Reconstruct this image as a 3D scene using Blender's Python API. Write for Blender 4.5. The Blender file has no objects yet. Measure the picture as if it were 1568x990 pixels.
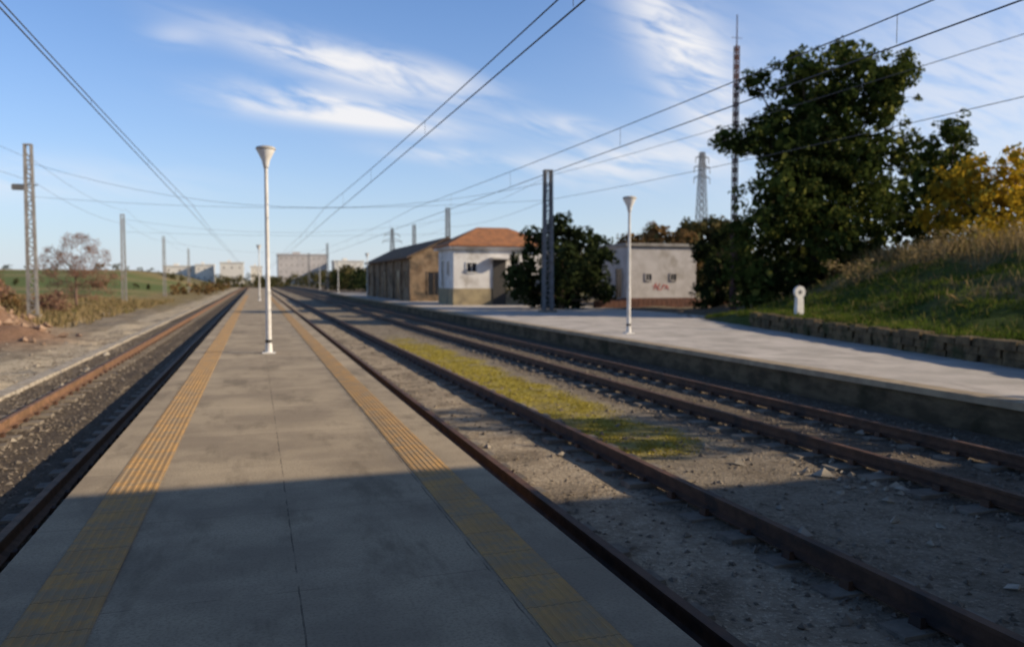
import bpy, math, random
import numpy as np
from mathutils import Vector, noise
random.seed(7); rng=np.random.default_rng(7)
sc=bpy.context.scene
sc.view_settings.view_transform='Standard'
sc.view_settings.look='None'
sc.view_settings.exposure=0
C=sc.collection

# ---------------------------------------------------------------- helpers
def link(o,parent=None):
    C.objects.link(o)
    if parent: o.parent=parent
    return o
def empty(name,loc=(0,0,0),rz=0):
    e=bpy.data.objects.new(name,None); e.location=loc; e.rotation_euler=(0,0,rz)
    e.empty_display_size=.2
    return link(e)
def mesh(name,V,F,mat,parent=None,smooth=False,loc=None):
    m=bpy.data.meshes.new(name); m.from_pydata([tuple(v) for v in V],[],[tuple(f) for f in F])
    if mat: m.materials.append(mat)
    if smooth: m.polygons.foreach_set('use_smooth',[True]*len(m.polygons))
    m.update()
    o=bpy.data.objects.new(name,m)
    if loc: o.location=loc
    return link(o,parent)
class MB:
    def __init__(s): s.V=[]; s.F=[]
    def add(s,V,F):
        n=len(s.V); s.V+= [tuple(v) for v in V]; s.F+=[tuple(i+n for i in f) for f in F]
    def box(s,a,b,bev=0):
        x0,y0,z0=a; x1,y1,z1=b
        if bev:
            V=[(x0,y0,z0),(x1,y0,z0),(x1,y1,z0),(x0,y1,z0),(x0+bev,y0+bev,z1),(x1-bev,y0+bev,z1),(x1-bev,y1-bev,z1),(x0+bev,y1-bev,z1)]
        else:
            V=[(x0,y0,z0),(x1,y0,z0),(x1,y1,z0),(x0,y1,z0),(x0,y0,z1),(x1,y0,z1),(x1,y1,z1),(x0,y1,z1)]
        s.add(V,[(0,3,2,1),(4,5,6,7),(0,1,5,4),(1,2,6,5),(2,3,7,6),(3,0,4,7)])
    def tube(s,p,q,r0,r1=None,n=6):
        r1=r0 if r1 is None else r1
        p=Vector(p);q=Vector(q);d=(q-p)
        if d.length<1e-6: return
        d.normalize()
        a=d.orthogonal().normalized(); b=d.cross(a)
        V=[];F=[]
        for c,r in((p,r0),(q,r1)):
            for i in range(n):
                t=2*math.pi*i/n; V.append(c+a*math.cos(t)*r+b*math.sin(t)*r)
        for i in range(n): F.append((i,(i+1)%n,n+(i+1)%n,n+i))
        F.append(tuple(range(n-1,-1,-1))); F.append(tuple(range(n,2*n)))
        s.add(V,F)
    def lathe(s,prof,n=20,c=(0,0)):
        V=[];F=[]
        for r,z in prof:
            for i in range(n):
                t=2*math.pi*i/n; V.append((c[0]+r*math.cos(t),c[1]+r*math.sin(t),z))
        for k in range(len(prof)-1):
            for i in range(n):
                F.append((k*n+i,k*n+(i+1)%n,(k+1)*n+(i+1)%n,(k+1)*n+i))
        F.append(tuple(range(n-1,-1,-1))); F.append(tuple((len(prof)-1)*n+i for i in range(n)))
        s.add(V,F)
    def obj(s,name,mat,parent=None,smooth=False,loc=None): return mesh(name,s.V,s.F,mat,parent,smooth,loc)

class NT:
    def __init__(s,nt): s.nt=nt; nt.nodes.clear()
    def n(s,t,**k):
        x=s.nt.nodes.new(t)
        for a,b in k.items(): setattr(x,a,b)
        return x
    def l(s,a,b): s.nt.links.new(a,b)
    def set(s,inp,v):
        if hasattr(v,'links'): s.l(v,inp)
        else: inp.default_value=v
    def math(s,op,a,b=0,c=None,clamp=False):
        x=s.n('ShaderNodeMath',operation=op); x.use_clamp=clamp
        s.set(x.inputs[0],a); s.set(x.inputs[1],b)
        if c is not None: s.set(x.inputs[2],c)
        return x.outputs[0]
    def mix(s,f,a,b,bt='MIX'):
        x=s.n('ShaderNodeMix',data_type='RGBA',blend_type=bt)
        s.set(x.inputs[0],f); s.set(x.inputs[6],a if hasattr(a,'links') else (*a,1)); s.set(x.inputs[7],b if hasattr(b,'links') else (*b,1))
        return x.outputs[2]
    def noise(s,vec,scale,detail=3,rough=.55,dist=0):
        x=s.n('ShaderNodeTexNoise'); s.l(vec,x.inputs['Vector'])
        x.inputs['Scale'].default_value=scale; x.inputs['Detail'].default_value=detail
        x.inputs['Roughness'].default_value=rough; x.inputs['Distortion'].default_value=dist
        return x.outputs['Fac']
    def ramp(s,v,a,b,lo=0.,hi=1.):
        x=s.n('ShaderNodeMapRange',interpolation_type='SMOOTHSTEP'); s.l(v,x.inputs[0])
        x.inputs[1].default_value=a;x.inputs[2].default_value=b;x.inputs[3].default_value=lo;x.inputs[4].default_value=hi
        return x.outputs[0]
    def pos(s,scale=None):
        g=s.n('ShaderNodeNewGeometry').outputs['Position']
        if scale:
            v=s.n('ShaderNodeVectorMath',operation='MULTIPLY'); s.l(g,v.inputs[0]); v.inputs[1].default_value=scale; return v.outputs[0]
        return g
    def bump(s,h,strength=.5,dist=.02):
        b=s.n('ShaderNodeBump'); s.l(h,b.inputs['Height']); b.inputs['Strength'].default_value=strength; b.inputs['Distance'].default_value=dist
        return b.outputs[0]
    def out(s,col,rough=.85,normal=None,spec=.25,metal=0):
        b=s.n('ShaderNodeBsdfPrincipled'); s.set(b.inputs['Base Color'],col if hasattr(col,'links') else (*col,1))
        s.set(b.inputs['Roughness'],rough); b.inputs['Specular IOR Level'].default_value=spec; b.inputs['Metallic'].default_value=metal
        if normal is not None: s.l(normal,b.inputs['Normal'])
        o=s.n('ShaderNodeOutputMaterial'); s.l(b.outputs[0],o.inputs[0]); return b
def newmat(name):
    m=bpy.data.materials.new(name); m.use_nodes=True; return m,NT(m.node_tree)
def rough_mat(name,c1,c2,scale=3,rough=.85,bscale=30,bstr=.3,bdist=.01,stretch=None,c3=None,s3=.6,spec=.2):
    m,t=newmat(name); p=t.pos(stretch)
    f=t.ramp(t.noise(p,scale,4,.6),.35,.65)
    col=t.mix(f,c1,c2)
    if c3:
        col=t.mix(t.ramp(t.noise(t.pos(),s3,4,.65),.5,.68),col,c3)
    t.out(col,rough,t.bump(t.noise(p,bscale,2),bstr,bdist),spec)
    return m

# ---------------------------------------------------------------- materials
M={}
M['white_paint']=rough_mat('white_paint',(.80,.78,.74),(.68,.65,.6),6,.5,20,.1,.004)
M['dark_metal']=rough_mat('dark_metal',(.05,.05,.05),(.08,.07,.06),8,.6)
M['rail']=rough_mat('rusty_rail',(.09,.05,.034),(.14,.075,.048),7,.65,60,.4,.004,c3=(.055,.04,.035),s3=2)
M['rail_sunlit']=rough_mat('rusty_rail_sunlit',(.28,.155,.09),(.18,.105,.06),7,.7,60,.4,.004)  # lighter rust copy: sunlight on the left track's rails is in the colour
M['sleeper']=rough_mat('concrete_sleeper',(.28,.24,.19),(.18,.15,.12),5,.9,40,.5,.01)
M['conc_wall']=rough_mat('platform_wall_concrete',(.17,.13,.08),(.08,.062,.04),1.6,.9,25,.6,.03,stretch=(1,1,2.5),c3=(.045,.04,.022),s3=.9)
M['mast']=rough_mat('mast_grey',(.20,.20,.21),(.14,.14,.14),3,.7)
M['mast_light']=rough_mat('mast_concrete',(.34,.32,.30),(.24,.22,.2),3,.8)
M['mast_rust']=rough_mat('mast_rust',(.15,.08,.075),(.10,.06,.055),3,.8)
M['wire']=rough_mat('wire',(.08,.085,.095),(.1,.1,.11),3,.6)
M['plaster']=rough_mat('white_plaster',(.74,.72,.69),(.62,.59,.56),1.2,.9,30,.2,.01,c3=(.44,.405,.36),s3=.7)
M['plaster_y']=rough_mat('ochre_plaster',(.38,.31,.19),(.27,.22,.14),1.5,.9,c3=(.2,.17,.12),s3=.9)
M['brick_red']=rough_mat('red_brick',(.15,.075,.055),(.10,.055,.045),3,.9)
M['stone']=rough_mat('old_stone_wall',(.32,.225,.14),(.18,.12,.075),1.3,.95,12,.7,.05,c3=(.1,.08,.06),s3=.5)
M['roof_old']=rough_mat('old_roof',(.19,.13,.09),(.11,.08,.06),1.6,.9,10,.6,.05)
M['glass']=rough_mat('dark_window',(.02,.022,.025),(.03,.03,.035),3,.25,spec=.5)
M['bark']=rough_mat('bark',(.11,.08,.055),(.06,.045,.03),6,.95,20,.7,.02,stretch=(1,1,.3))
M['bark_red']=rough_mat('bark_reddish',(.24,.15,.11),(.17,.11,.085),6,.95,20,.7,.02)
M['rock']=rough_mat('gravel_rock',(.29,.245,.195),(.16,.13,.10),9,.95,60,.3,.004)
M['rock_pale']=rough_mat('pale_rock',(.48,.42,.34),(.32,.275,.22),6,.95,40,.4,.01)
M['earthstone']=rough_mat('retaining_wall_stone',(.17,.125,.07),(.075,.056,.035),3,.95,14,.9,.05,c3=(.05,.055,.025),s3=1.5)
def tile_mat():
    m,t=newmat('orange_roof_tiles'); p=t.pos()
    w=t.n('ShaderNodeTexWave'); t.l(p,w.inputs[0]); w.inputs['Scale'].default_value=1.8
    col=t.mix(t.ramp(t.noise(p,2.5,4),.35,.65),(.46,.20,.09),(.30,.14,.075))
    t.out(col,.9,t.bump(w.outputs['Fac'],.7,.06)); return m
M['tile']=tile_mat()
def leafmat(name,dark,light,acc=None,trans=.3,sc1=.55):
    m,t=newmat(name); g=t.n('ShaderNodeNewGeometry')
    f=t.ramp(t.noise(g.outputs['Position'],sc1,2),.38,.62)
    col=t.mix(f,dark,light)
    col=t.mix(t.math('MULTIPLY',g.outputs['Random Per Island'],.6),col,tuple(c*.5 for c in dark))
    if acc: col=t.mix(t.math('GREATER_THAN',g.outputs['Random Per Island'],.86),col,acc)
    d=t.n('ShaderNodeBsdfDiffuse'); t.l(col,d.inputs[0]); tr=t.n('ShaderNodeBsdfTranslucent'); t.l(col,tr.inputs[0])
    mx=t.n('ShaderNodeMixShader'); mx.inputs[0].default_value=trans; t.l(d.outputs[0],mx.inputs[1]); t.l(tr.outputs[0],mx.inputs[2])
    o=t.n('ShaderNodeOutputMaterial'); t.l(mx.outputs[0],o.inputs[0]); return m
M['leaf_dark']=leafmat('leaf_dark_green',(.035,.05,.014),(.085,.115,.028),(.19,.2,.05),.35)
M['leaf_bush']=leafmat('leaf_bush_green',(.024,.034,.015),(.04,.055,.02),(.065,.08,.03),.2)
M['leaf_yellow']=leafmat('leaf_yellow',(.42,.28,.03),(.68,.44,.04),(.26,.24,.05),.5)
M['leaf_brown']=leafmat('leaf_brown',(.18,.11,.05),(.30,.18,.075),(.13,.12,.05))
M['leaf_orange']=leafmat('leaf_orange',(.26,.13,.05),(.4,.2,.06),(.22,.2,.06),.45)
M['leaf_red']=leafmat('leaf_reddish',(.36,.20,.14),(.50,.30,.2),(.26,.17,.11),.45)
M['leaf_olive']=leafmat('leaf_olive',(.08,.08,.035),(.14,.125,.05),(.18,.14,.06))
M['drygrass']=leafmat('dry_grass_blades',(.30,.22,.10),(.50,.37,.19),(.18,.17,.06),.35,1.2)
M['greengrass']=leafmat('green_grass_blades',(.065,.105,.02),(.15,.20,.035),(.24,.21,.07),.4,.5)
M['moss']=leafmat('moss_tufts',(.42,.34,.065),(.56,.45,.09),(.26,.23,.07),.3,2.)

def platform_mat(name,c1,c2,cx,cy,sd):
    m,t=newmat(name); p=t.pos()
    f=t.ramp(t.noise(p,.8,4,.65),.36,.64)
    col=t.mix(f,c1,c2)
    st=t.ramp(t.noise(t.pos((1,.3,1)),1.7,5,.72),.50,.66)
    col=t.mix(t.math('MULTIPLY',st,.75),col,tuple(c*sd for c in c1))
    bl=t.ramp(t.noise(t.pos((.6,1.6,1)),.55,3,.6),.52,.7)
    col=t.mix(t.math('MULTIPLY',bl,.5),col,tuple(c*1.28 for c in c1))
    fine=t.noise(p,55,3,.7)
    col=t.mix(t.ramp(fine,.42,.7,0,.5),col,tuple(c*.45 for c in c1))
    sx=t.n('ShaderNodeSeparateXYZ'); t.l(p,sx.inputs[0])
    def joint(o,period,off,w):
        a=t.math('FRACT',t.math('DIVIDE',t.math('ADD',o,off+500*period),period))
        a=t.math('ABSOLUTE',t.math('SUBTRACT',a,.5))
        return t.math('GREATER_THAN',a,.5-w/period)
    wn=t.noise(p,4,2)
    wob=t.math('MULTIPLY',wn,.02)
    j=t.math('MAXIMUM',joint(t.math('ADD',sx.outputs[0],wob),cx,-.2,.005),t.math('MULTIPLY',joint(t.math('ADD',sx.outputs[1],wob),cy,.3,.005),.6))
    j=t.math('MULTIPLY',j,t.ramp(wn,.35,.6))
    col=t.mix(t.math('MULTIPLY',j,.6),col,(.05,.042,.035))
    h=t.math('SUBTRACT',fine,t.math('MULTIPLY',j,1.))
    t.out(col,.9,t.bump(h,.4,.01),.12); return m
M['platform']=platform_mat('platform_concrete',(.48,.39,.275),(.34,.275,.20),1.02,1.5,.48)
M['platform2']=platform_mat('platform_asphalt_pale',(.64,.58,.52),(.48,.44,.39),3.,6.,.55)
def tactile():
    m,t=newmat('tactile_yellow'); p=t.pos()
    f=t.ramp(t.noise(p,2.2,4,.65),.35,.65)
    col=t.mix(f,(.60,.355,.14),(.48,.30,.14))
    col=t.mix(t.ramp(t.noise(p,5,5,.75),.42,.62,0,.85),col,(.39,.295,.19))
    sx=t.n('ShaderNodeSeparateXYZ'); t.l(p,sx.inputs[0])
    a=t.math('FRACT',t.math('DIVIDE',t.math('ADD',sx.outputs[1],400),.4))
    j=t.math('LESS_THAN',a,.025)
    col=t.mix(t.math('MULTIPLY',j,.4),col,(.1,.075,.05))
    t.out(col,.9,t.bump(t.noise(p,80,2),.3,.004),.1); return m
M['tactile']=tactile()

# ---------------------------------------------------------------- terrain
def sm(a,b,x):
    t=min(1,max(0,(x-a)/(b-a))); return t*t*(3-2*t)
def fn(x,y,s,o=3):
    return noise.fractal(Vector((x*s,y*s,3.3)),1.,2.,o)
def wallx(y): return max(12.6,13.3+(y-11.1)*.248)
def terr(x,y,detail=True):
    z=-.52+.49*sm(9.9,10.5,x)+.06*sm(19.6,20.2,x)
    d=x-wallx(y)
    if d>0:
        fy=1-sm(24.3+d*.25,31+d*1.1,y)
        z+=(.45*sm(.05,.4,d)+2.25*sm(.5,10,d)+1.2*sm(10,30,d))*fy
    z+=5.5*sm(70,150,y)*sm(24,80,x)+5*sm(140,300,y)*sm(40,120,x)
    z+=5.0*sm(110,300,y)*sm(-13,-40,x)
    if x<-5:
        z+=1.3*math.exp(-((x+9.9)**2/3.5+(y-34)**2/9))+1.0*math.exp(-((x+12.5)**2/5+(y-31)**2/8))+.5*math.exp(-((x+7.8)**2/2+(y-30)**2/4))
        z+=.8*sm(-10,-22,x)
        if detail: z+=.12*fn(x,y,.5)
    if detail:
        amp=.022 if -6<x<9.4 else (.0 if x<wallx(y) and x<20 else .08)
        z+=amp*fn(x,y,2.2,3)
        if d>.6: z+=.26*fn(x,y,.35,3)*sm(.6,3,d)
    return z
def axis(lo,a,b,hi,step,g=1.13):
    v=list(np.arange(a,b,step)); s=step; x=b
    while x<hi: v.append(x); s*=g; x+=s
    v.append(hi); s=step; x=a; w=[]
    while x>lo:
        s*=g; x-=s; w.append(max(x,lo))
    return w[::-1]+v
xs=axis(-2500,-14,24,2500,.2,1.09); ys=axis(-150,2,36,3500,.24,1.06)
CZ=dict(ball=(.155,.125,.095),sand=(.46,.38,.28),grey=(.32,.27,.205),moss=(.45,.37,.08),t2=(.19,.155,.12),
        left=(.58,.49,.36),olive=(.30,.235,.115),green=(.145,.185,.065),emb=(.075,.105,.028),dry=(.22,.175,.085),dirt=(.24,.19,.13),red=(.31,.19,.125),far=(.19,.17,.09),straw=(.30,.25,.12))
def lerp(a,b,t): return tuple(a[i]*(1-t)+b[i]*t for i in range(3))
def mossmask(x,y):
    w=fn(x,y,.7,4)
    return sm(3.98,4.15,x+w*.1)*(1-sm(5.3,5.75,x+w*.4))*sm(8.2,9.6,y+w*1.2)*(1-sm(24,31,y+w*3))
def drymask(x,y):
    d=x-wallx(y)
    return sm(2.5,8,d+fn(x,y,.45,3)*6)
def tcol(x,y):
    w=fn(x,y,.7,4); w2=fn(x+40,y,1.6,3); xw=x+w*.25
    c=CZ['ball']
    if x>wallx(y):
        d=x-wallx(y)
        c=lerp(CZ['emb'],CZ['dry'],drymask(x,y))
        c=lerp(c,CZ['dirt'],sm(24+d*.5,34+d,y))
        c=lerp(c,CZ['far'],sm(55,80,y))
        return c
    c=lerp(c,CZ['sand'],sm(2.35,2.65,xw)*(1-.6*sm(.1,.5,w2)))
    c=lerp(c,CZ['ball'],.7*sm(3.55,3.8,xw))
    c=lerp(c,CZ['grey'],sm(4.0,4.4,xw)*(1-.4*sm(.0,.5,w2)))
    c=lerp(c,CZ['moss'],mossmask(x,y)*(1-.45*sm(.05,.45,w2)))
    c=lerp(c,CZ['t2'],sm(5.8,6.2,xw))
    c=lerp(c,CZ['left'],sm(-4.1,-4.7,xw)*(1-.55*sm(.05,.5,w2)))
    c=lerp(c,CZ['ball'],.5*sm(-6.0,-6.3,xw)*(1-sm(-8.3,-8.8,xw)))
    c=lerp(c,CZ['olive'],sm(-9,-11,x+w*2)*sm(24,34,y))
    c=lerp(c,CZ['olive'],sm(-5,-8,x+w*2)*sm(50,80,y))
    fld=sm(-12,-17,x+w*3)*sm(85,105,y)
    c=lerp(c,CZ['green'],fld*(1-sm(235,262,y+w*20)))
    c=lerp(c,CZ['straw'],fld*.75*(sm(118,124,y)*(1-sm(138,146,y))+sm(196,204,y)*(1-sm(215,224,y))))
    c=lerp(c,CZ['far'],sm(262,300,y))
    r=math.exp(-((x+9.9)**2/5+(y-34)**2/12))+math.exp(-((x+12.5)**2/7+(y-31)**2/10))+math.exp(-((x+7.8)**2/3+(y-30)**2/5))
    c=lerp(c,CZ['red'],min(1,r*1.2))
    return c
V=[];cols=[]
for y in ys:
    for x in xs:
        V.append((x,y,terr(x,y))); cols.append((*tcol(x,y),1))
nx=len(xs); F=[(j*nx+i,j*nx+i+1,(j+1)*nx+i+1,(j+1)*nx+i) for j in range(len(ys)-1) for i in range(nx-1)]
m,t=newmat('ground_earth')
a=t.n('ShaderNodeAttribute',attribute_name='Col'); p=t.pos()
n1=t.noise(p,5,4,.7); n2=t.noise(p,28,3,.7)
col=t.mix(t.ramp(n1,.3,.7),a.outputs['Color'],t.mix(1.,a.outputs['Color'],(.66,.64,.62),'MULTIPLY'))
col=t.mix(t.ramp(n2,.5,.72),col,t.mix(1.,a.outputs['Color'],(1.45,1.45,1.45),'MULTIPLY'))
col=t.mix(t.ramp(t.noise(p,11,4,.75),.56,.68,0,.7),col,(.05,.04,.03))
t.out(col,.95,t.bump(n2,.9,.03),.05)
g=mesh('ground',V,F,m,smooth=True)
ca=g.data.color_attributes.new('Col','FLOAT_COLOR','POINT'); ca.data.foreach_set('color',np.array(cols,dtype=np.float32).ravel())

# ---------------------------------------------------------------- tracks
def rail_profile():
    return [(-.07,0),(.07,0),(.07,.012),(.012,.035),(.01,.11),(.036,.12),(.036,.15),(-.036,.15),(-.036,.12),(-.01,.11),(-.012,.035),(-.07,.012)]
def track(xc,mat,gauge=1.5,y0=-40,y1=420):
    e=empty('railway_track',(xc,0,0))
    for nme,sx in(('rail_near',-gauge/2),('rail_far',gauge/2)):
        P=rail_profile(); n=len(P); V=[(sx+a,y,-.48+b) for y in (y0,y1) for a,b in P]
        F=[(i,(i+1)%n,n+(i+1)%n,n+i) for i in range(n)]
        mesh(nme,V,F,mat,e)
    b=MB(); fa=MB(); y=y0
    while y<150:
        j=random.uniform(-.03,.03); dz=random.uniform(-.025,.0)
        for s in(-1,1):
            x0,x1=sorted((s*.42,s*1.2))
            b.box((x0,y-.14+j,-.62),(x1,y+.14+j,-.478+dz),.03)
            if -2<y<45:
                for q in(-.1,.1): fa.box((s*gauge/2+q-.025,y-.05+j,-.5),(s*gauge/2+q+.025,y+.05+j,-.435),.008)
        y+=.6
    b.obj('sleepers',M['sleeper'],e); fa.obj('rail_fasteners',M['rail'],e)
    return e
track(3.165,M['rail']); track(7.31,M['rail']); track(-2.62,M['rail_sunlit'])

def rocks(name,pts,mat,smin,smax):
    base=np.array([(1,0,0),(-1,0,0),(0,1,0),(0,-1,0),(0,0,1),(0,0,-1)],float)
    Fb=[(0,2,4),(2,1,4),(1,3,4),(3,0,4),(2,0,5),(1,2,5),(3,1,5),(0,3,5)]
    V=[];F=[]
    for x,y,z in pts:
        s=random.uniform(smin,smax)*(1+random.random()**6*1.2); k=len(V)
        th=random.random()*6.28; c,sn=math.cos(th),math.sin(th)
        q=base*rng.uniform(.6,1.25,(6,3))*s+rng.normal(0,.18*s,(6,3))
        for a in q: V.append((x+a[0]*c-a[1]*sn,y+a[0]*sn+a[1]*c,z+a[2]*.7))
        F+=[tuple(i+k for i in f) for f in Fb]
    return mesh(name,V,F,mat)
def keep(x): return not(-1.4<x<1.9)
pts=[]
while len(pts)<28000:
    x=random.uniform(-6,9.45); y=2+random.random()**1.7*38
    if not keep(x): continue
    dens=1. if (x>5.8 or x<-1.3) else (.9 if (1.9<x<2.4 or 3.6<x<4.3) else .2)
    if x<-4.3: dens=.4
    if random.random()>dens*(.55+.9*max(0,.5+fn(x,y,.8))): continue
    pts.append((x,y,terr(x,y)+.002))
rocks('ballast_gravel',pts,M['rock'],.011,.029)
pts=[]
for cx,cy,n,sp in((6.0,6.9,16,.6),(5.9,6.2,9,.5),(5.7,7.8,9,.8),(5.2,5.2,4,1.),(-5.2,12,40,1.5),(-5.6,18,50,2.5),(8.8,8,5,1.5),(-7,26,40,3),(3.2,9,3,.8)):
    for i in range(n):
        x=cx+random.gauss(0,sp*.6); y=cy+random.gauss(0,sp)
        if keep(x) and x<9.2: pts.append((x,y,terr(x,y)+.012))
rocks('scattered_stones',pts,M['rock_pale'],.025,.07)
pts=[]
for i in range(160):
    x=-10.5+random.gauss(0,2); y=32+random.gauss(0,2.6)
    if x<-6: pts.append((x,y,terr(x,y)+.05))
rocks('rubble_pile',pts,rough_mat('red_rubble',(.40,.27,.19),(.27,.18,.12),4,.95),.06,.22)
b=MB(); y=-5
while y<120:
    b.box((-4.62,y,-.56),(-4.32,y+.97,-.46+random.uniform(-.02,.015)),.01); y+=1.0
b.obj('cable_trough',M['rock_pale'])

# ---------------------------------------------------------------- island platform
ip=empty('island_platform')
b=MB(); b.box((-1.30,-40,-.7),(1.78,190,-.12)); b.obj('platform_walls',M['conc_wall'],ip)
b=MB(); b.box((-1.36,-40,-.118),(1.84,190,0)); 
b.obj('platform_surface',M['platform'],ip)
def strip(x0,x1,nm):
    b=MB(); b.box((x0,-40,.001),(x1,95,.005))
    n=7; w=(x1-x0)/n
    for i in range(n): 
        c=x0+w*(i+.5); b.add([(c-w*.3,-40,.0045),(c+w*.3,-40,.0045),(c+w*.18,-40,.008),(c-w*.18,-40,.008),(c-w*.3,95,.0045),(c+w*.3,95,.0045),(c+w*.18,95,.008),(c-w*.18,95,.008)],[(0,1,5,4),(1,2,6,5),(2,3,7,6),(3,0,4,7)])
    b.obj(nm,M['tactile'],ip)
strip(1.235,1.55,'tactile_strip_right'); strip(-1.09,-.745,'tactile_strip_left')

# right platform
rp=empty('side_platform')
pl=[(9.52,-40),(12.75,-40),(12.75,8.3),(13.5,11.1),(16.7,24.1),(20,24.1),(20,110),(9.52,110)]
def prism(pl,z0,z1):
    n=len(pl); V=[(x,y,z0) for x,y in pl]+[(x,y,z1) for x,y in pl]
    return V,[tuple(range(n-1,-1,-1)),tuple(range(n,2*n))]+[(i,(i+1)%n,n+(i+1)%n,n+i) for i in range(n)]
Vp,Fp=prism(pl,-.10,0.); mesh('platform_surface',Vp,Fp,M['platform2'],rp)
b=MB(); b.box((9.58,-40,-.75),(9.95,110,-.102)); b.obj('platform_edge_wall',M['conc_wall'],rp)
b=MB(); b.box((9.50,-40,-.095),(9.85,110,.004)); b.obj('platform_coping',rough_mat('coping',(.44,.35,.24),(.32,.255,.18),3),rp)

# retaining wall
rw=MB()
ysl=[-30]
while ysl[-1]<23.6: ysl.append(ysl[-1]+random.uniform(.25,.7))
ysl.append(24.1)
for row in range(3):
    off=random.uniform(0,.3)
    for i in range(len(ysl)-1):
        y0,y1=ysl[i]+off*(i>0),ysl[i+1]+off*(i<len(ysl)-2); x0,x1=wallx(y0),wallx(y1)
        h=.165; z0=row*h-.02; z1=z0+h-.008; o=random.uniform(-.04,.03); top=random.uniform(-.07,.05) if row==2 else 0
        V=[(x0+o,y0+.01,z0),(x0+.42,y0+.01,z0),(x1+.42,y1-.01,z0),(x1+o,y1-.01,z0),(x0+o+.02,y0+.02,z1+top),(x0+.42,y0+.02,z1+top),(x1+.42,y1-.02,z1+top),(x1+o+.02,y1-.02,z1+top*.5)]
        rw.add(V,[(0,3,2,1),(4,5,6,7),(0,1,5,4),(1,2,6,5),(2,3,7,6),(3,0,4,7)])
for i in range(12):
    x=16.9+i*.45; rw.box((x,23.95+random.uniform(-.04,.04),-.02),(x+.43,24.35,.45-.03*i+random.uniform(-.04,.04)),.015)
rw.obj('retaining_wall',M['earthstone'])

# ---------------------------------------------------------------- lamps
capm=rough_mat('lamp_cap',(.5,.46,.4),(.4,.37,.33),5,.6)
def lamp(x,y,h):
    e=empty('platform_lamp',(x,y,0))
    b=MB(); b.box((-.14,-.14,0),(.14,.14,.025),.01)
    b.lathe([(.08,.02),(.075,.1),(.062,.35),(.056,1.4),(.048,1.42),(.04,h-.45)],14)
    b.obj('pole',M['white_paint'],e,False)
    b=MB(); b.lathe([(.045,h-.47),(.06,h-.42),(.075,h-.36),(.085,h-.3),(.19,h-.09),(.195,h-.07)],22); b.obj('lamp_bowl',M['white_paint'],e,True)
    b=MB(); b.lathe([(.205,h-.069),(.215,h-.05),(.2,h-.01),(.12,h+.015),(.02,h+.02)],22); b.obj('lamp_cap',capm,e,True)
    b=MB(); b.lathe([(.066,.18),(.072,.3)],14)
    for a in range(4):
        b.lathe([(.012,.02),(.012,.05)],6,(.1*(1 if a%2 else -1),.1*(1 if a//2 else -1)))
    b.obj('bolts',M['dark_metal'],e)
lamp(.26,18.5,4.54)
lamp(.3,68,4.5)
lamp(10.86,22.1,4.15)
for y in(82,112,145): lamp(10.86,y,4.4)

# ---------------------------------------------------------------- catenary masts
def mast(x,y,z,h,w,mat,rz=0,arm=None,box=False):
    e=empty('catenary_mast',(x,y,z),rz)
    b=MB(); t=.06*w/.45; d=w*.6
    wt=w*.72
    def px(s,zz): return s*(w+(wt-w)*zz/h)/2
    for sx in(-1,1):
        for sy in(-1,1):
            V=[];
            for zz in(0,h):
                c=px(sx,zz); V+= [(c-t,sy*d/2-t*.6,zz),(c+t,sy*d/2-t*.6,zz),(c+t,sy*d/2+t*.6,zz),(c-t,sy*d/2+t*.6,zz)]
            b.add(V,[(0,3,2,1),(4,5,6,7),(0,1,5,4),(1,2,6,5),(2,3,7,6),(3,0,4,7)])
    k=0; st=w*1.15; zz=.1
    while zz+st<h:
        for sy in(-1,1):
            b.box((px(-1,zz),sy*d/2-.012,zz-.03),(px(1,zz),sy*d/2+.012,zz+.03))
            s=1 if k%2 else -1
            b.tube((px(s,zz),sy*d/2,zz),(px(-s,zz+st),sy*d/2,zz+st),.022)
        for sx in(-1,1): b.tube((px(sx,zz),-d/2,zz),(px(sx,zz+st),d/2,zz+st),.018)
        zz+=st;k+=1
    b.box((-w*.5,-d*.7,h),(w*.5,d*.7,h+.06))
    b.obj('lattice',mat,e)
    b=MB(); b.box((-w*.9,-w*.9,-.4),(w*.9,w*.9,.12),.03); b.obj('footing',M['sleeper'],e)
    if box:
        b=MB(); b.box((-.8,-.15,h*.74),(-.22,.2,h*.74+.24)); b.tube((-.8,0,h*.77),(.4,0,h*.77),.035); b.obj('transformer_box',M['mast'],e)
    return e
mast(14.2,38.2,0,7.15,.44,M['mast'])
mast(18.6,79,0,8.9,.42,M['mast']); mast(18.6,97,0,8.4,.4,M['mast'])
mast(-11.4,48.6,-.3,9.1,.42,M['mast_light'],0,None,True)
mast(-11.8,82.8,-.4,8.2,.36,M['mast_light']); mast(-11.8,118,-.4,8,.34,M['mast_light']); mast(-11.8,160,-.4,8,.34,M['mast_light'])
mast(11.8,140,0,8,.36,M['mast']); mast(11.8,190,0,8,.36,M['mast'])

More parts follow.
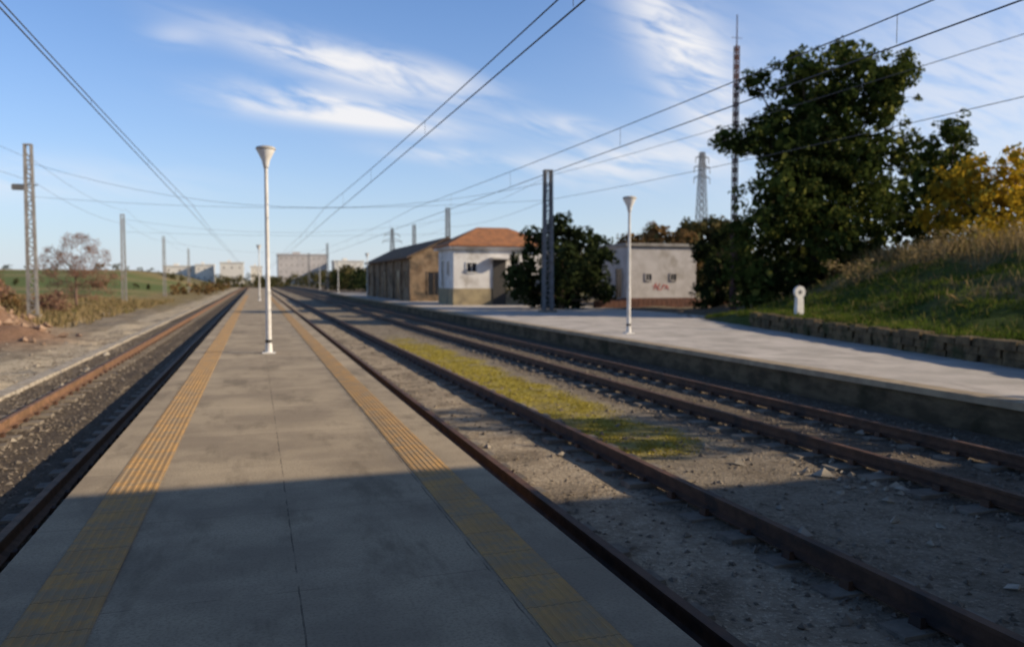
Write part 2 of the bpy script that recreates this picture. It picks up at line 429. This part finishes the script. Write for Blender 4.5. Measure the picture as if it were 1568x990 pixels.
# wires
b=MB()
def wire(p,q,sag,r=.009,n=14):
    p=Vector(p);q=Vector(q); pr=p
    for i in range(1,n+1):
        f=i/n; c=p.lerp(q,f); c.z-=sag*4*f*(1-f); b.tube(pr,c,r,n=5); pr=c
sup=[-30,38,82,120,160,210,270]
def catenary(x,zc,zm,sg,dx=0):
    for i in range(len(sup)-1):
        a,c=sup[i],sup[i+1]; L=c-a
        s=sg*(L/68)**2
        wire((x,a,zc),(x,c,zc),.03,.010,6); wire((x+dx,a,zm),(x+dx,c,zm),s,.009,16)
        k=max(3,int(L/7))
        for j in range(1,k):
            f=j/k; b.tube((x,a+L*f,zc),(x+dx,a+L*f,zm-s*4*f*(1-f)),.004,n=4)
catenary(3.165,4.42,5.05,.42); catenary(7.31,4.42,5.1,.35); catenary(-2.62,4.62,4.98,.32)
for z in(5.7,6.9):
    wire((14.2,-30,z+.3),(14.2,38.2,z),.7); wire((14.2,38.2,z),(18.6,79,z+1.4),.4); wire((18.6,79,z+1.4),(18.6,97,z+1.2),.2)
for z in(7.2,8.4):
    for a,c in((-10,48.6),(48.6,82.8),(82.8,118),(118,160)): wire((-11.6,a,z),(-11.6,c,z-.2),.5)
wire((-11.4,48.6,7.9),(14.2,38.2,6.6),1.8); wire((-11.4,48.6,6.1),(14.2,38.2,5.7),.5,.008)
wire((-11.8,82.8,7.4),(18.6,79,7.8),1.3); wire((-11.8,82.8,6.2),(18.6,79,6.4),.3)
wire((-11.8,118,7),(11.8,140,7),1)
b.obj('overhead_wires',M['wire'])

# ---------------------------------------------------------------- lattice radio mast & pylons
def lattice_tower(name,x,y,z,h,w0,w1,mat,r=.03,arms=()):
    e=empty(name,(x,y,z)); b=MB(); zz=0; k=0
    W=lambda q:(w0+(w1-w0)*(q/h)**.8)/2
    cr=[(-1,-1),(1,-1),(1,1),(-1,1)]
    while zz<h-.05:
        st=max(W(zz)*2.0,.45); z2=min(h,zz+st)
        for i in range(4):
            a=cr[i];c=cr[(i+1)%4]; p=lambda s,q:(s[0]*W(q),s[1]*W(q),q)
            b.tube(p(a,zz),p(a,z2),r*1.3,n=4); b.tube(p(a,zz),p(c,z2),r*.7,n=4); b.tube(p(c,zz),p(a,z2),r*.7,n=4); b.tube(p(a,z2),p(c,z2),r*.7,n=4)
        zz=z2
    for az,al in arms:
        for s in(-1,1):
            b.tube((0,0,az),(s*al,0,az),r*1.2,n=4); b.tube((0,0,az+al*.4),(s*al,0,az),r,n=4); b.tube((s*al,0,az),(s*al,0,az-.8),r,n=4)
    b.obj('lattice',mat,e); return e
m1=lattice_tower('radio_mast',22.3,33.9,0.,12.9,.2,.18,M['mast_rust'],.02)
b=MB(); b.tube((0,0,12.8),(0,0,14.4),.035,.025); b.tube((-.3,0,13.3),(.3,0,13.3),.012); b.obj('antenna',M['mast_rust'],m1)
lattice_tower('electricity_pylon',58,96,3,16,1.8,.5,M['mast'],.05,((14,1.2),(15.3,1.0),(12.6,1.2)))
lattice_tower('electricity_pylon',41,250,0,18,2.4,.6,M['mast'],.09,((14,3),(16,2.4)))

# ---------------------------------------------------------------- buildings
def window(b_fr,b_gl,x0,x1,z0,z1,y,ax='y'):
    f=.07
    def bx(B,a0,a1,c0,c1,d0,d1):
        if ax=='y': B.box((a0,y-d1,c0),(a1,y-d0,c1))
        else: B.box((y-d1,a0,c0),(y-d0,a1,c1))
    bx(b_gl,x0,x1,z0,z1,-.05,.012)
    bx(b_fr,x0-f,x0,z0-f,z1+f,.003,.06); bx(b_fr,x1,x1+f,z0-f,z1+f,.003,.06)
    bx(b_fr,x0,x1,z1,z1+f,.003,.06); bx(b_fr,x0,x1,z0-f,z0,.003,.09)
    bx(b_fr,(x0+x1)/2-.02,(x0+x1)/2+.02,z0,z1,.014,.03)
def hip(x0,x1,y0,y1,z,h,ov,mat,e,nm='roof'):
    x0-=ov;x1+=ov;y0-=ov;y1+=ov; w=x1-x0;d=y1-y0; r=min(w,d)/2
    if w>=d: A=(x0+r,(y0+y1)/2,z+h);B=(x1-r*.999,(y0+y1)/2,z+h)
    else: A=((x0+x1)/2,y0+r,z+h);B=((x0+x1)/2,y1-r,z+h)
    V=[(x0,y0,z),(x1,y0,z),(x1,y1,z),(x0,y1,z),A,B,(x0,y0,z-.12),(x1,y0,z-.12),(x1,y1,z-.12),(x0,y1,z-.12)]
    if w>=d: F=[(0,1,5,4),(1,2,5),(2,3,4,5),(3,0,4)]
    else: F=[(0,1,4),(1,2,5,4),(2,3,5),(3,0,4,5)]
    F+=[(6,7,1,0),(7,8,2,1),(8,9,3,2),(9,6,0,3),(9,8,7,6)]
    mesh(nm,V,F,mat,e)
e=empty('station_house')
X0,X1,Y0,Y1,Hh=12.5,19.2,51.5,56.,3.75
b=MB(); b.box((X0,Y0,1.1),(X1,Y1,Hh)); b.obj('upper_walls',M['plaster'],e)
b=MB(); b.box((X0-.03,Y0-.03,-.1),(X1+.03,Y1+.03,1.098)); b.obj('lower_walls',M['plaster_y'],e)
fr,gl=MB(),MB()
window(fr,gl,13.4,14.05,2.2,2.8,Y0); window(fr,gl,17.1,17.8,2.,2.9,Y0)
window(fr,gl,52.6,53.2,2.,2.9,X0,'x'); window(fr,gl,54.2,54.9,1.2,3.,X0,'x')
fr.obj('window_frames',M['white_paint'],e); gl.obj('window_glass',M['glass'],e)
b=MB(); b.box((15.2,Y0-.10,.0),(16.1,Y0-.035,3.0)); b.obj('door',M['dark_metal'],e)
b=MB(); b.box((14.95,Y0-.9,3.05),(16.4,Y0-.002,3.15)); b.obj('door_canopy',M['plaster'],e)
b=MB(); b.box((X0-.3,Y0-.3,Hh),(X1+.3,Y1+.3,Hh+.14)); b.obj('cornice',M['plaster'],e)
hip(X0,X1,Y0,Y1,Hh+.27,1.3,.42,M['tile'],e)
e=empty('old_warehouse')
x0,x1,y0,y1=11.7,17.4,62.2,87; zr=4.95; ze=3.55; xm=(x0+x1)/2
V=[(x0,y0,-.1),(x1,y0,-.1),(x1,y1,-.1),(x0,y1,-.1),(x0,y0,ze),(x1,y0,ze),(x1,y1,ze),(x0,y1,ze),(xm,y0,zr-.1),(xm,y1,zr-.1)]
mesh('walls',V,[(0,1,5,8,4),(1,2,6,5),(2,3,7,9,6),(3,0,4,7)],M['stone'],e)
o=.4
V=[(x0-o,y0-o,ze-.18),(xm,y0-o,zr),(x1+o,y0-o,ze-.18),(x0-o,y1+o,ze-.18),(xm,y1+o,zr),(x1+o,y1+o,ze-.18)]
V+=[(a,c,z+.14) for a,c,z in V]
mesh('roof',V,[(0,3,4,1),(1,4,5,2),(6,7,10,9),(7,8,11,10),(0,1,7,6),(1,2,8,7),(0,6,9,3),(2,5,11,8),(3,9,10,4),(4,10,11,5)],M['roof_old'],e)
fr,gl=MB(),MB()
for i,yy in enumerate(np.arange(64,86,3.6)):
    if i%2: window(fr,gl,yy,yy+1.6,.05,2.5,x0,'x')
    else: window(fr,gl,yy,yy+1.,1.2,2.4,x0,'x')
window(fr,gl,13.,14.,.05,2.3,y0); window(fr,gl,15,15.8,1.2,2.3,y0)
fr.obj('frames',M['stone'],e); gl.obj('openings',M['glass'],e)
b=MB()
for yy in np.arange(62.2,87,4.1): b.box((x0-.14,yy,-.1),(x0-.003,yy+.45,ze-.2))
b.box((x0-.1,y0-.1,-.08),(x1+.1,y0-.003,.5))
b.obj('pilasters',M['stone'],e)
e=empty('white_hut')
x0,x1,y0,y1,h=22.8,27.8,46.6,50.6,3.85
hutp=rough_mat('grey_plaster',(.52,.49,.48),(.43,.40,.385),1.2,.9,30,.2,.01,c3=(.34,.31,.28),s3=.7)
b=MB(); b.box((x0,y0,.5),(x1,y1,h)); b.obj('walls',hutp,e)
b=MB(); b.box((x0-.04,y0-.04,-.1),(x1+.04,y1+.04,.498)); b.obj('brick_base',M['brick_red'],e)
b=MB(); b.box((x0-.2,y0-.2,h),(x1+.2,y1+.2,h+.18)); b.obj('roof_slab',M['mast_light'],e)
fr,gl=MB(),MB(); window(fr,gl,24.1,24.5,1.65,2.05,y0); window(fr,gl,25.9,26.3,1.65,2.05,y0)
window(fr,gl,47.4,48.3,.5,2.4,x0,'x')
fr.obj('window_frames',hutp,e); gl.obj('window_glass',M['glass'],e)
b=MB()
for i in range(9):
    a=24.6+i*.13; z=1.25+.22*math.sin(i*2.3+.5*i*i); b.tube((a,y0-.012,z),(a+.14,y0-.012,1.25+.22*math.sin((i+1)*2.3+.5*(i+1)**2)),.03,n=4)
for i in range(4):
    a=24.7+i*.27; b.tube((a,y0-.012,1.05),(a+.16,y0-.012,1.5-.06*i),.025,n=4)
b.obj('graffiti',rough_mat('graffiti_red',(.6,.12,.08),(.5,.12,.1)),e)
b=MB()
for i in range(30): b.box((19.2+i*.32,43.6,-.05),(19.2+i*.32+.31,43.85,.42+random.uniform(-.02,.02)),.01)
b.obj('low_brick_wall',M['brick_red'])
e=empty('hill_house'); z=terr(62,112,False)
b=MB(); b.box((58,110,z-2),(70,118,z+3)); b.obj('walls',M['plaster_y'],e); hip(58,70,110,118,z+3.1,2,.5,M['roof_old'],e)
def block(name,x0,x1,y,d,z0,z1,mat,fl=3,nw=6):
    e=empty(name); b=MB(); b.box((x0,y,z0),(x1,y+d,z1)); b.obj('walls',mat,e)
    b=MB(); b.box((x0-.3,y-.3,z1),(x1+.3,y+d+.3,z1+.5)); b.box((x0+(x1-x0)*.3,y+2,z1+.5),(x0+(x1-x0)*.45,y+5,z1+1.4)); b.obj('roof',mat,e)
    gl=MB(); w=(x1-x0)/nw; hh=(z1-max(z0,1))/fl
    for i in range(nw):
        for k in range(fl): gl.box((x0+w*(i+.42),y-.03,max(z0,1)+hh*(k+.4)),(x0+w*(i+.58),y+.01,max(z0,1)+hh*(k+.65)))
    gl.obj('windows',M['sleeper'],e)
beige=rough_mat('beige_plaster',(.57,.52,.49),(.49,.45,.43),.2)
pale=rough_mat('pale_plaster',(.76,.72,.64),(.68,.64,.58),.2)
block('apartment_block',9,29,345,15,0,12.4,beige,4,9)
block('office_building',31,43,335,12,0,9.6,pale,3,5)
for i,(x,w,y,h) in enumerate(((-40,14,395,8.2),(-26,8,390,8.8),(-15,10,380,9.6),(-2,5,385,8.0),(48,10,320,6.5))):
    block('town_house',x,x+w,y,9,0,h,pale,2,3)
e=empty('milestone_post',(16.9,21.9,terr(16.9,21.9)-.03))
b=MB(); b.box((-.13,-.09,0),(.13,.09,.62),.015); b.obj('post',M['white_paint'],e)
b=MB(); b.tube((0,-.05,.8),(0,.05,.8),.2,n=24); b.obj('round_plate',M['white_paint'],e)
b=MB(); b.tube((0,-.056,.8),(0,-.052,.8),.07,n=20); b.obj('mark',M['mast'],e)

e=empty('added_shadow_overpass')  # unseen overpass behind the camera, added to cast the foreground shadow
b=MB(); b.box((-40,-11,5.2),(45,-1.0,6.8)); b.box((-40,-1.3,6.8),(45,-1.0,8.0)); b.box((-40,-11,6.8),(45,-10.7,8.0)); b.obj('deck',M['mast_light'],e)
b=MB()
for x in(-5.4,5.2,11.0,-16):
    b.box((x-.35,-9.5,-.6),(x+.35,-3.2,5.2))
b.obj('piers',M['mast_light'],e)

# ---------------------------------------------------------------- vegetation
Rv=Vector((.952,-.306,0)); Fv=Vector((.306,.952,0))
def leaves(name,clumps,mat,parent,size,per,flat=.8,big=None):
    P=[];N=[];S=[]
    for cx,cy,cz,r in clumps:
        k=max(6,int(per*r*r*20))
        d=rng.normal(size=(k,3)); d/=np.linalg.norm(d,axis=1)[:,None]
        rad=r*rng.uniform(.15,1.,(k,1))**.5
        P.append(np.array([cx,cy,cz])+d*rad*np.array([1,1,flat])); N.append(d+rng.normal(0,.6,(k,3))+np.array([0,0,.25])); S.append(rng.uniform(.6,1.3,k)*size)
    if big:
        for c,r in big:
            k=int(44*r*r)
            d=rng.normal(size=(k,3)); d/=np.linalg.norm(d,axis=1)[:,None]
            P.append(np.array(c)+d*r*.74*rng.uniform(.2,1.,(k,1))**.5); N.append(d+rng.normal(0,.5,(k,3))); S.append(rng.uniform(.7,1.3,k)*size*2.6)
    P=np.vstack(P);N=np.vstack(N);S=np.concatenate(S); N/=np.linalg.norm(N,axis=1)[:,None]
    R=rng.normal(size=P.shape); U=np.cross(N,R); U/=np.linalg.norm(U,axis=1)[:,None]; W=np.cross(N,U)
    U*=S[:,None]*.5; W*=S[:,None]*.85*.5
    Vv=np.stack([P-U-W*.4,P+U*.2-W,P+U+W*.3,P-U*.3+W],1).reshape(-1,3)
    m=bpy.data.meshes.new(name); k=len(P)
    m.vertices.add(4*k); m.vertices.foreach_set('co',Vv.ravel())
    m.loops.add(4*k); m.loops.foreach_set('vertex_index',np.arange(4*k,dtype=np.int32))
    m.polygons.add(k); m.polygons.foreach_set('loop_start',np.arange(0,4*k,4,dtype=np.int32)); m.polygons.foreach_set('loop_total',np.full(k,4,dtype=np.int32))
    m.materials.append(mat); m.update(calc_edges=True)
    return link(bpy.data.objects.new(name,m),parent)
def tree(name,x,y,lobes,mat,size=.16,per=2.,trunk=.25,cd=9,cr=.34,zb=None,depth=.8,shell=(.45,1.),core=True,bark=None):
    zg=terr(x,y,False) if zb is None else zb
    e=empty(name,(x,y,0)); cl=[]; b=MB(); bigs=[]
    zt=max(l[1] for l in lobes)
    top=Vector((0,0,zg+(zt-zg)*.6))
    b.tube((0,0,zg-.3),(trunk*.3,trunk*.2,zg+(zt-zg)*.3),trunk,trunk*.7,8); b.tube((trunk*.3,trunk*.2,zg+(zt-zg)*.3),top,trunk*.7,trunk*.4,8)
    for l in lobes:
        dx,z,r=l[:3]; dy=l[3] if len(l)>3 else random.uniform(-1,1)*depth*r
        c=Rv*dx+Fv*dy+Vector((0,0,z))
        s=Vector((0,0,min(c.z-.3,top.z)*.75+zg*.25)); s.z=max(s.z,zg+.3)
        mid=s.lerp(c,.5)+Vector((random.uniform(-.2,.2),random.uniform(-.2,.2),-.15))
        b.tube(s,mid,trunk*.32,trunk*.2,6); b.tube(mid,c,trunk*.2,trunk*.06,5)
        if core: bigs.append((tuple(c),r))
        k=int(cd*r*r)+4
        for i in range(k):
            d=Vector((random.gauss(0,1),random.gauss(0,1),random.gauss(0,1))).normalized()
            q=c+Vector((d.x,d.y,d.z*.85))*r*random.uniform(*shell)
            cl.append((q.x,q.y,q.z,cr*random.uniform(.6,1.4)))
            if i%3==0: b.tube(c,q,trunk*.06,trunk*.02,4)
    b.obj('trunk',bark or M['bark'],e,True); leaves('crown',cl,mat,e,size,per,.8,bigs)
    return e
tree('eucalyptus_tree',25.4,31.7,[(1.2,12.1,1.15),(-1.1,11.4,1.2),(.2,11.0,1.5),(1.9,11.3,1.1),(3.9,11.5,.85),(3.3,10.7,1.1),(-2.9,10.9,.8),(2.5,10.1,1.7),(.7,9.6,1.9,0),(-.6,9.4,2.0),(-2.3,8.9,1.2),(-2.2,7.7,1.5),(-4.4,8.3,.65,0),(-3.8,8.0,.55,0),(-3.3,8.1,.5,0),(3.1,7.8,1.8),(-.3,7.4,2.2,0),(1.4,7.2,2.2,0),(.6,6.0,2.4),(-2.2,5.6,1.9),(3.1,5.3,2),(-1.,4.8,2.2,0),(-3.1,3.8,1.7),(0,3.5,2.4),(2.5,3.,2.),(-3.1,1.8,1.6),(-1.2,1.6,1.7),(1,1.6,1.7),(-2.8,.8,1.2)],M['leaf_dark'],.17,12,.35,15,.36,shell=(.5,1.1))
tree('eucalyptus_tree',34.4,33.1,[(.1,9.3,1.0),(-.9,8.3,1.2),(.9,8.2,1.),(0,7,1.7),(-1.4,6.1,1.7),(1,5.6,1.6),(0,4,1.9),(-2.2,4.6,1.6)],M['leaf_dark'],.17,11,.25,14,.36,shell=(.5,1.1))
tree('yellow_autumn_tree',29.4,26.3,[(-1.3,5.6,1.0),(0,6.2,1.1),(1.3,6.4,1.2),(-1.3,4.4,1.3),(.4,4.8,1.4),(1.8,4.8,1.4),(-.7,3.5,1.3),(1,3.5,1.3),(2.4,3.7,1.2),(2.8,5.6,1.2)],M['leaf_yellow'],.14,11,.12,13,.32)
tree('orange_autumn_tree',35,26.5,[(-1,6.8,1.2),(.3,7.5,1.1),(1.5,7.8,1.3),(.5,6.2,1.6),(-1.8,5.8,1.2),(2.5,6.5,1.6)],M['leaf_orange'],.15,9,.15,11,.34)
tree('round_bush_tree',16.8,42.9,[(-.1,4.6,1.),(.2,3.9,1.4),(-1.5,3.9,1.15),(1.4,3.6,1.3),(2.3,2.9,.9),(-2.2,2.5,1.2),(-2.7,1.9,.9),(0,2.5,1.9),(1.9,1.7,1.25),(-1.3,1.1,1.3),(.7,.9,1.3),(-2.3,1.2,1.),(2.4,.9,.8),(0,.7,1.3)],M['leaf_bush'],.17,12,.22,14,.34)
tree('dark_shrub_tree',25.2,39.9,[(-.6,3.4,1.),(.4,4.0,.9),(-.2,2.2,1.2),(1.,2.4,1.2),(0,1,1.2),(1.3,.9,1.1),(-.9,.8,1.)],M['leaf_bush'],.16,11,.15,12,.32)
tree('brown_autumn_tree',33.2,62.8,[(-2.2,4.6,1.6),(0,5.4,1.6),(2.2,4.8,1.6),(-1,3.3,2),(1.5,3.3,2),(3.4,3.8,1.5)],M['leaf_brown'],.22,6,.2,8,.45)
tree('olive_tree',42,68,[(-2.2,6,1.8),(0,6.6,1.6),(2.2,6.2,1.8),(-1,4.5,2),(1.5,4.5,2),(-2,2.6,2),(1,2.6,2)],M['leaf_olive'],.24,6,.2,8,.48)
tree('bare_tree',-12.9,67.2,[(-1.7,3.6,1.1),(-.6,4.6,.95),(.6,4.4,1.1),(1.7,3.4,1.1),(-.8,2.9,1.3),(.9,2.7,1.3),(-2,2.2,1.1),(1.9,2.1,1.1),(0,1.6,1.4),(-1.4,.9,1.2),(1.3,.9,1.2)],M['leaf_red'],.075,16,.11,22,.32,core=False,bark=M['bark_red'])
for i,(x,y,s,mt) in enumerate(((-16,46,2.0,'leaf_red'),(-18.5,50,2.6,'leaf_brown'),(-14.8,43,1.6,'leaf_red'),(-13.6,52,1.1,'leaf_brown'),(-17,60,2.,'leaf_red'),(-20,72,1.8,'leaf_brown'),(-12.6,39.5,.9,'leaf_brown'),(-22,60,2.6,'leaf_red'),(-17.5,42,2.4,'leaf_brown'),(-15,38,2.,'leaf_red'),(-13.2,36.5,1.4,'leaf_brown'),(-12.4,57,1.3,'leaf_red'))):
    zg=terr(x,y,False)
    tree('wild_shrub',x,y,[(-.5*s,zg+.6*s,.5*s),(.4*s,zg+.8*s,.5*s),(0,zg+.45*s,.55*s),(.7*s,zg+.4*s,.4*s),(-.7*s,zg+.3*s,.4*s)],M[mt],.11,8,.06,16,.3,bark=M['bark_red'])
tree('added_shadow_tree',19.6,3.2,[(-1.4,6.2,1.2),(.8,6.6,1.3),(0,7.4,1.2),(-.4,5.4,1.2),(1.8,5.6,1.1)],M['leaf_dark'],.2,5,.25,9,.36,core=False)  # off-frame tree added to throw an irregular shadow over the right-hand tracks
def mass(name,pts,mat,size,per):
    cl=[]
    for x,y,r in pts:
        z=terr(x,y,False)
        for i in range(9):
            cl.append((x+random.gauss(0,r*.5),y+random.gauss(0,r*.4),z+random.uniform(.1,1.25)*r,r*random.uniform(.25,.5)))
    e=empty(name); leaves('crowns',cl,mat,e,size,per)
pts=[(random.uniform(12.5,40),random.uniform(150,260),random.uniform(1.8,3.4)) for i in range(50)]
pts+=[(random.uniform(-14,14),random.uniform(280,300),random.uniform(2,3.4)) for i in range(20)]
mass('distant_trees',pts,M['leaf_olive'],.55,1.)
pts=[(random.uniform(-13,-6.5),random.uniform(130,260),random.uniform(.6,1.4)) for i in range(30)]
mass('trackside_scrub',pts,M['leaf_brown'],.4,1.)
pts=[(random.uniform(13,24),random.uniform(92,150),random.uniform(1.4,2.8)) for i in range(40)]
mass('trackside_trees',pts,M['leaf_bush'],.4,1.5)
pts=[(random.uniform(-110,-14),270+random.uniform(-6,6),random.uniform(.8,1.9)) for i in range(60)]+[(random.uniform(-60,-14),150+random.uniform(-3,3),random.uniform(.5,1.0)) for i in range(16)]
mass('field_hedges',pts,M['leaf_olive'],.4,1.)
pts=[(random.uniform(36,110),random.uniform(72,170),random.uniform(2,4)) for i in range(120)]
mass('hillside_trees',pts,M['leaf_olive'],.5,1.2)

def blades(name,pts,mat,h0,h1,w,lean=.35):
    n=len(pts); P=np.array(pts); H=rng.uniform(h0,h1,n)[:,None]; th=rng.uniform(0,6.28,n)
    D=np.stack([np.cos(th),np.sin(th),np.zeros(n)],1); L=rng.normal(0,lean,(n,2)); L=np.hstack([L,np.ones((n,1))])*H
    Mi=P+L*.55; Mi[:,2]+=H[:,0]*.03
    T=P+L; T[:,2]-=np.abs(L[:,0])*.3
    Vv=np.stack([P-D*w,P+D*w,Mi+D*w*.7,T,Mi-D*w*.7],1).reshape(-1,3)
    m=bpy.data.meshes.new(name); m.vertices.add(5*n); m.vertices.foreach_set('co',Vv.ravel())
    m.loops.add(5*n); m.loops.foreach_set('vertex_index',np.arange(5*n,dtype=np.int32))
    m.polygons.add(n); m.polygons.foreach_set('loop_start',np.arange(0,5*n,5,dtype=np.int32)); m.polygons.foreach_set('loop_total',np.full(n,5,dtype=np.int32))
    m.materials.append(mat); m.update(calc_edges=True); return link(bpy.data.objects.new(name,m))
gp=[];dp=[]
while len(gp)<20000:
    y=random.uniform(8,30); x=wallx(y)+.3+random.random()**1.3*12
    if fn(x,y,.6)+random.random()*.8<.1 or random.random()<.85*drymask(x,y): continue
    gp.append((x,y,terr(x,y)-.02))
while len(dp)<14000:
    y=random.uniform(10,33); d=2.5+random.random()*15; x=wallx(y)+d
    if random.random()>drymask(x,y)*(.35+.65*sm(4,9,d)): continue
    if fn(x,y,.9)+random.random()*.8<.2: continue
    dp.append((x,y,terr(x,y)-.02))
blades('green_grass',gp,M['greengrass'],.06,.24,.013,.5)
blades('dry_grass',[p for p in dp if p[0]-wallx(p[1])<7],M['drygrass'],.12,.45,.013,.42)
blades('dry_grass',[p for p in dp if p[0]-wallx(p[1])>=7],M['drygrass'],.3,.95,.015,.36)
mp=[]
while len(mp)<13000:
    x=random.uniform(3.98,5.9); y=8.5+random.random()**1.3*21
    if random.random()<mossmask(x,y)*(1-.65*sm(.0,.4,fn(x+40,y,1.6,3))): mp.append((x,y,terr(x,y)-.005))
blades('moss_patch',mp,M['moss'],.012,.035,.013,.8)
lp=[]
while len(lp)<12000:
    x=random.uniform(-20,-8.); y=random.uniform(34,90)
    if fn(x,y,.3)+random.random()*.6>.15: lp.append((x,y,terr(x,y)-.02))
blades('dry_grass',lp,M['drygrass'],.15,.5,.03,.4)
for x,y,s in((22.6,22.5,1.),(24.6,21.5,1.2),(26.5,20,1.1),(21.4,24.5,1.),(22.3,25.8,1.1),(25.5,24,1.2)):
    zg=terr(x,y,False)
    tree('dry_scrub',x,y,[(-.5*s,zg+.5*s,.45*s),(.4*s,zg+.6*s,.45*s),(0,zg+.35*s,.5*s)],M['drygrass'],.08,11,.03,20,.22,core=False)
for x,y,s in((26.2,22.2,1.2),(27.6,19.5,1.0),(29,18,1.2)):
    zg=terr(x,y,False)
    tree('yellow_shrub',x,y,[(-.6*s,zg+.6*s,.6*s),(.5*s,zg+.9*s,.6*s),(0,zg+.4*s,.6*s)],M['leaf_yellow'],.1,9,.04,16,.24)

# ---------------------------------------------------------------- sky, sun, camera
az=math.radians(115); el=math.radians(24)
w=bpy.data.worlds.new("World"); sc.world=w; w.use_nodes=True
t=NT(w.node_tree)
sky=t.n('ShaderNodeTexSky',sky_type='NISHITA'); sky.sun_disc=False; sky.sun_elevation=el; sky.sun_rotation=az
sky.air_density=1.0; sky.dust_density=.6; sky.ozone_density=2.0
tc=t.n('ShaderNodeTexCoord').outputs['Generated']; s=t.n('ShaderNodeSeparateXYZ'); t.l(tc,s.inputs[0])
yy=t.math('MAXIMUM',s.outputs[1],.05)
A=t.math('DIVIDE',s.outputs[0],yy); B=t.math('DIVIDE',s.outputs[2],yy)
def blob(a,b,sa,sb,rot,amp):
    c,sn=math.cos(rot),math.sin(rot)
    da=t.math('SUBTRACT',A,a); db=t.math('SUBTRACT',B,b)
    u=t.math('DIVIDE',t.math('ADD',t.math('MULTIPLY',da,c),t.math('MULTIPLY',db,sn)),sa)
    v=t.math('DIVIDE',t.math('SUBTRACT',t.math('MULTIPLY',db,c),t.math('MULTIPLY',da,sn)),sb)
    r2=t.math('ADD',t.math('MULTIPLY',u,u),t.math('MULTIPLY',v,v))
    return t.math('MULTIPLY',t.math('EXPONENT',t.math('MULTIPLY',r2,-1.)),amp)
bl=[blob(.10,.262,.13,.02,-.22,1.15),blob(.20,.258,.09,.018,-.15,.9),blob(.06,.212,.09,.018,-.04,1.3),blob(.15,.200,.1,.015,-.08,1.2),blob(-.08,.28,.03,.012,0,.4),
    blob(.54,.36,.05,.14,.55,1.),blob(.62,.28,.05,.08,.3,.8),blob(.385,.207,.07,.012,-.05,.8),blob(.5,.165,.14,.03,.1,.9),blob(.25,.158,.09,.010,-.05,.7),
    blob(1.1,.3,.35,.14,.2,.55),blob(-.3,.11,.2,.025,0,.5)]
tot=bl[0]
for q in bl[1:]: tot=t.math('ADD',tot,q)
cv=t.n('ShaderNodeCombineXYZ'); t.l(t.math('ADD',t.math('MULTIPLY',A,7.),t.math('MULTIPLY',B,-3)),cv.inputs[0]); t.l(t.math('ADD',t.math('MULTIPLY',B,36.),t.math('MULTIPLY',A,8.)),cv.inputs[1])
nz=t.noise(cv.outputs[0],1.,5,.58,.5)
mask=t.math('MULTIPLY',t.math('MINIMUM',tot,1.15),t.ramp(nz,.28,.6))
mask=t.math('MULTIPLY',mask,.88,clamp=True)
zz=t.math('ABSOLUTE',s.outputs[2])
hz=t.math('EXPONENT',t.math('MULTIPLY',zz,-7.5))
tint=t.mix(1.,sky.outputs[0],(.92,1.30,1.80),'MULTIPLY')
skc=t.mix(t.math('MULTIPLY',hz,.9),tint,(7.2,7.7,8.4))
side=t.ramp(s.outputs[0],.25,.95,0,.42)
skc=t.mix(side,skc,(7.4,7.9,8.9))
skc=t.mix(mask,skc,(8.9,8.9,9.2))
zen=t.ramp(s.outputs[2],.36,.75,1.,.36)
zc=t.n('ShaderNodeVectorMath',operation='SCALE'); t.l(skc,zc.inputs[0]); t.l(zen,zc.inputs['Scale'])
bg=t.n('ShaderNodeBackground'); t.l(zc.outputs[0],bg.inputs[0]); bg.inputs[1].default_value=.1
o=t.n('ShaderNodeOutputWorld'); t.l(bg.outputs[0],o.inputs[0])
w.cycles.sampling_method='MANUAL'; w.cycles.sample_map_resolution=256

sd=Vector((math.sin(az)*math.cos(el),math.cos(az)*math.cos(el),math.sin(el)))
L=bpy.data.lights.new('sun','SUN'); L.energy=5; L.angle=math.radians(.5); L.color=(1,.83,.6)
so=link(bpy.data.objects.new('sun',L)); so.rotation_euler=sd.to_track_quat('Z','Y').to_euler(); so.location=(30,-20,30)

cam=bpy.data.cameras.new('camera'); cam.lens=28; cam.sensor_width=36; cam.clip_end=8000; cam.clip_start=.05
cam.dof.use_dof=True; cam.dof.focus_distance=3.2; cam.dof.aperture_fstop=2.2
co=link(bpy.data.objects.new('camera',cam)); co.location=(0,0,1.6); co.rotation_euler=(math.radians(90-3.05),0,math.radians(-17.83))
sc.camera=co
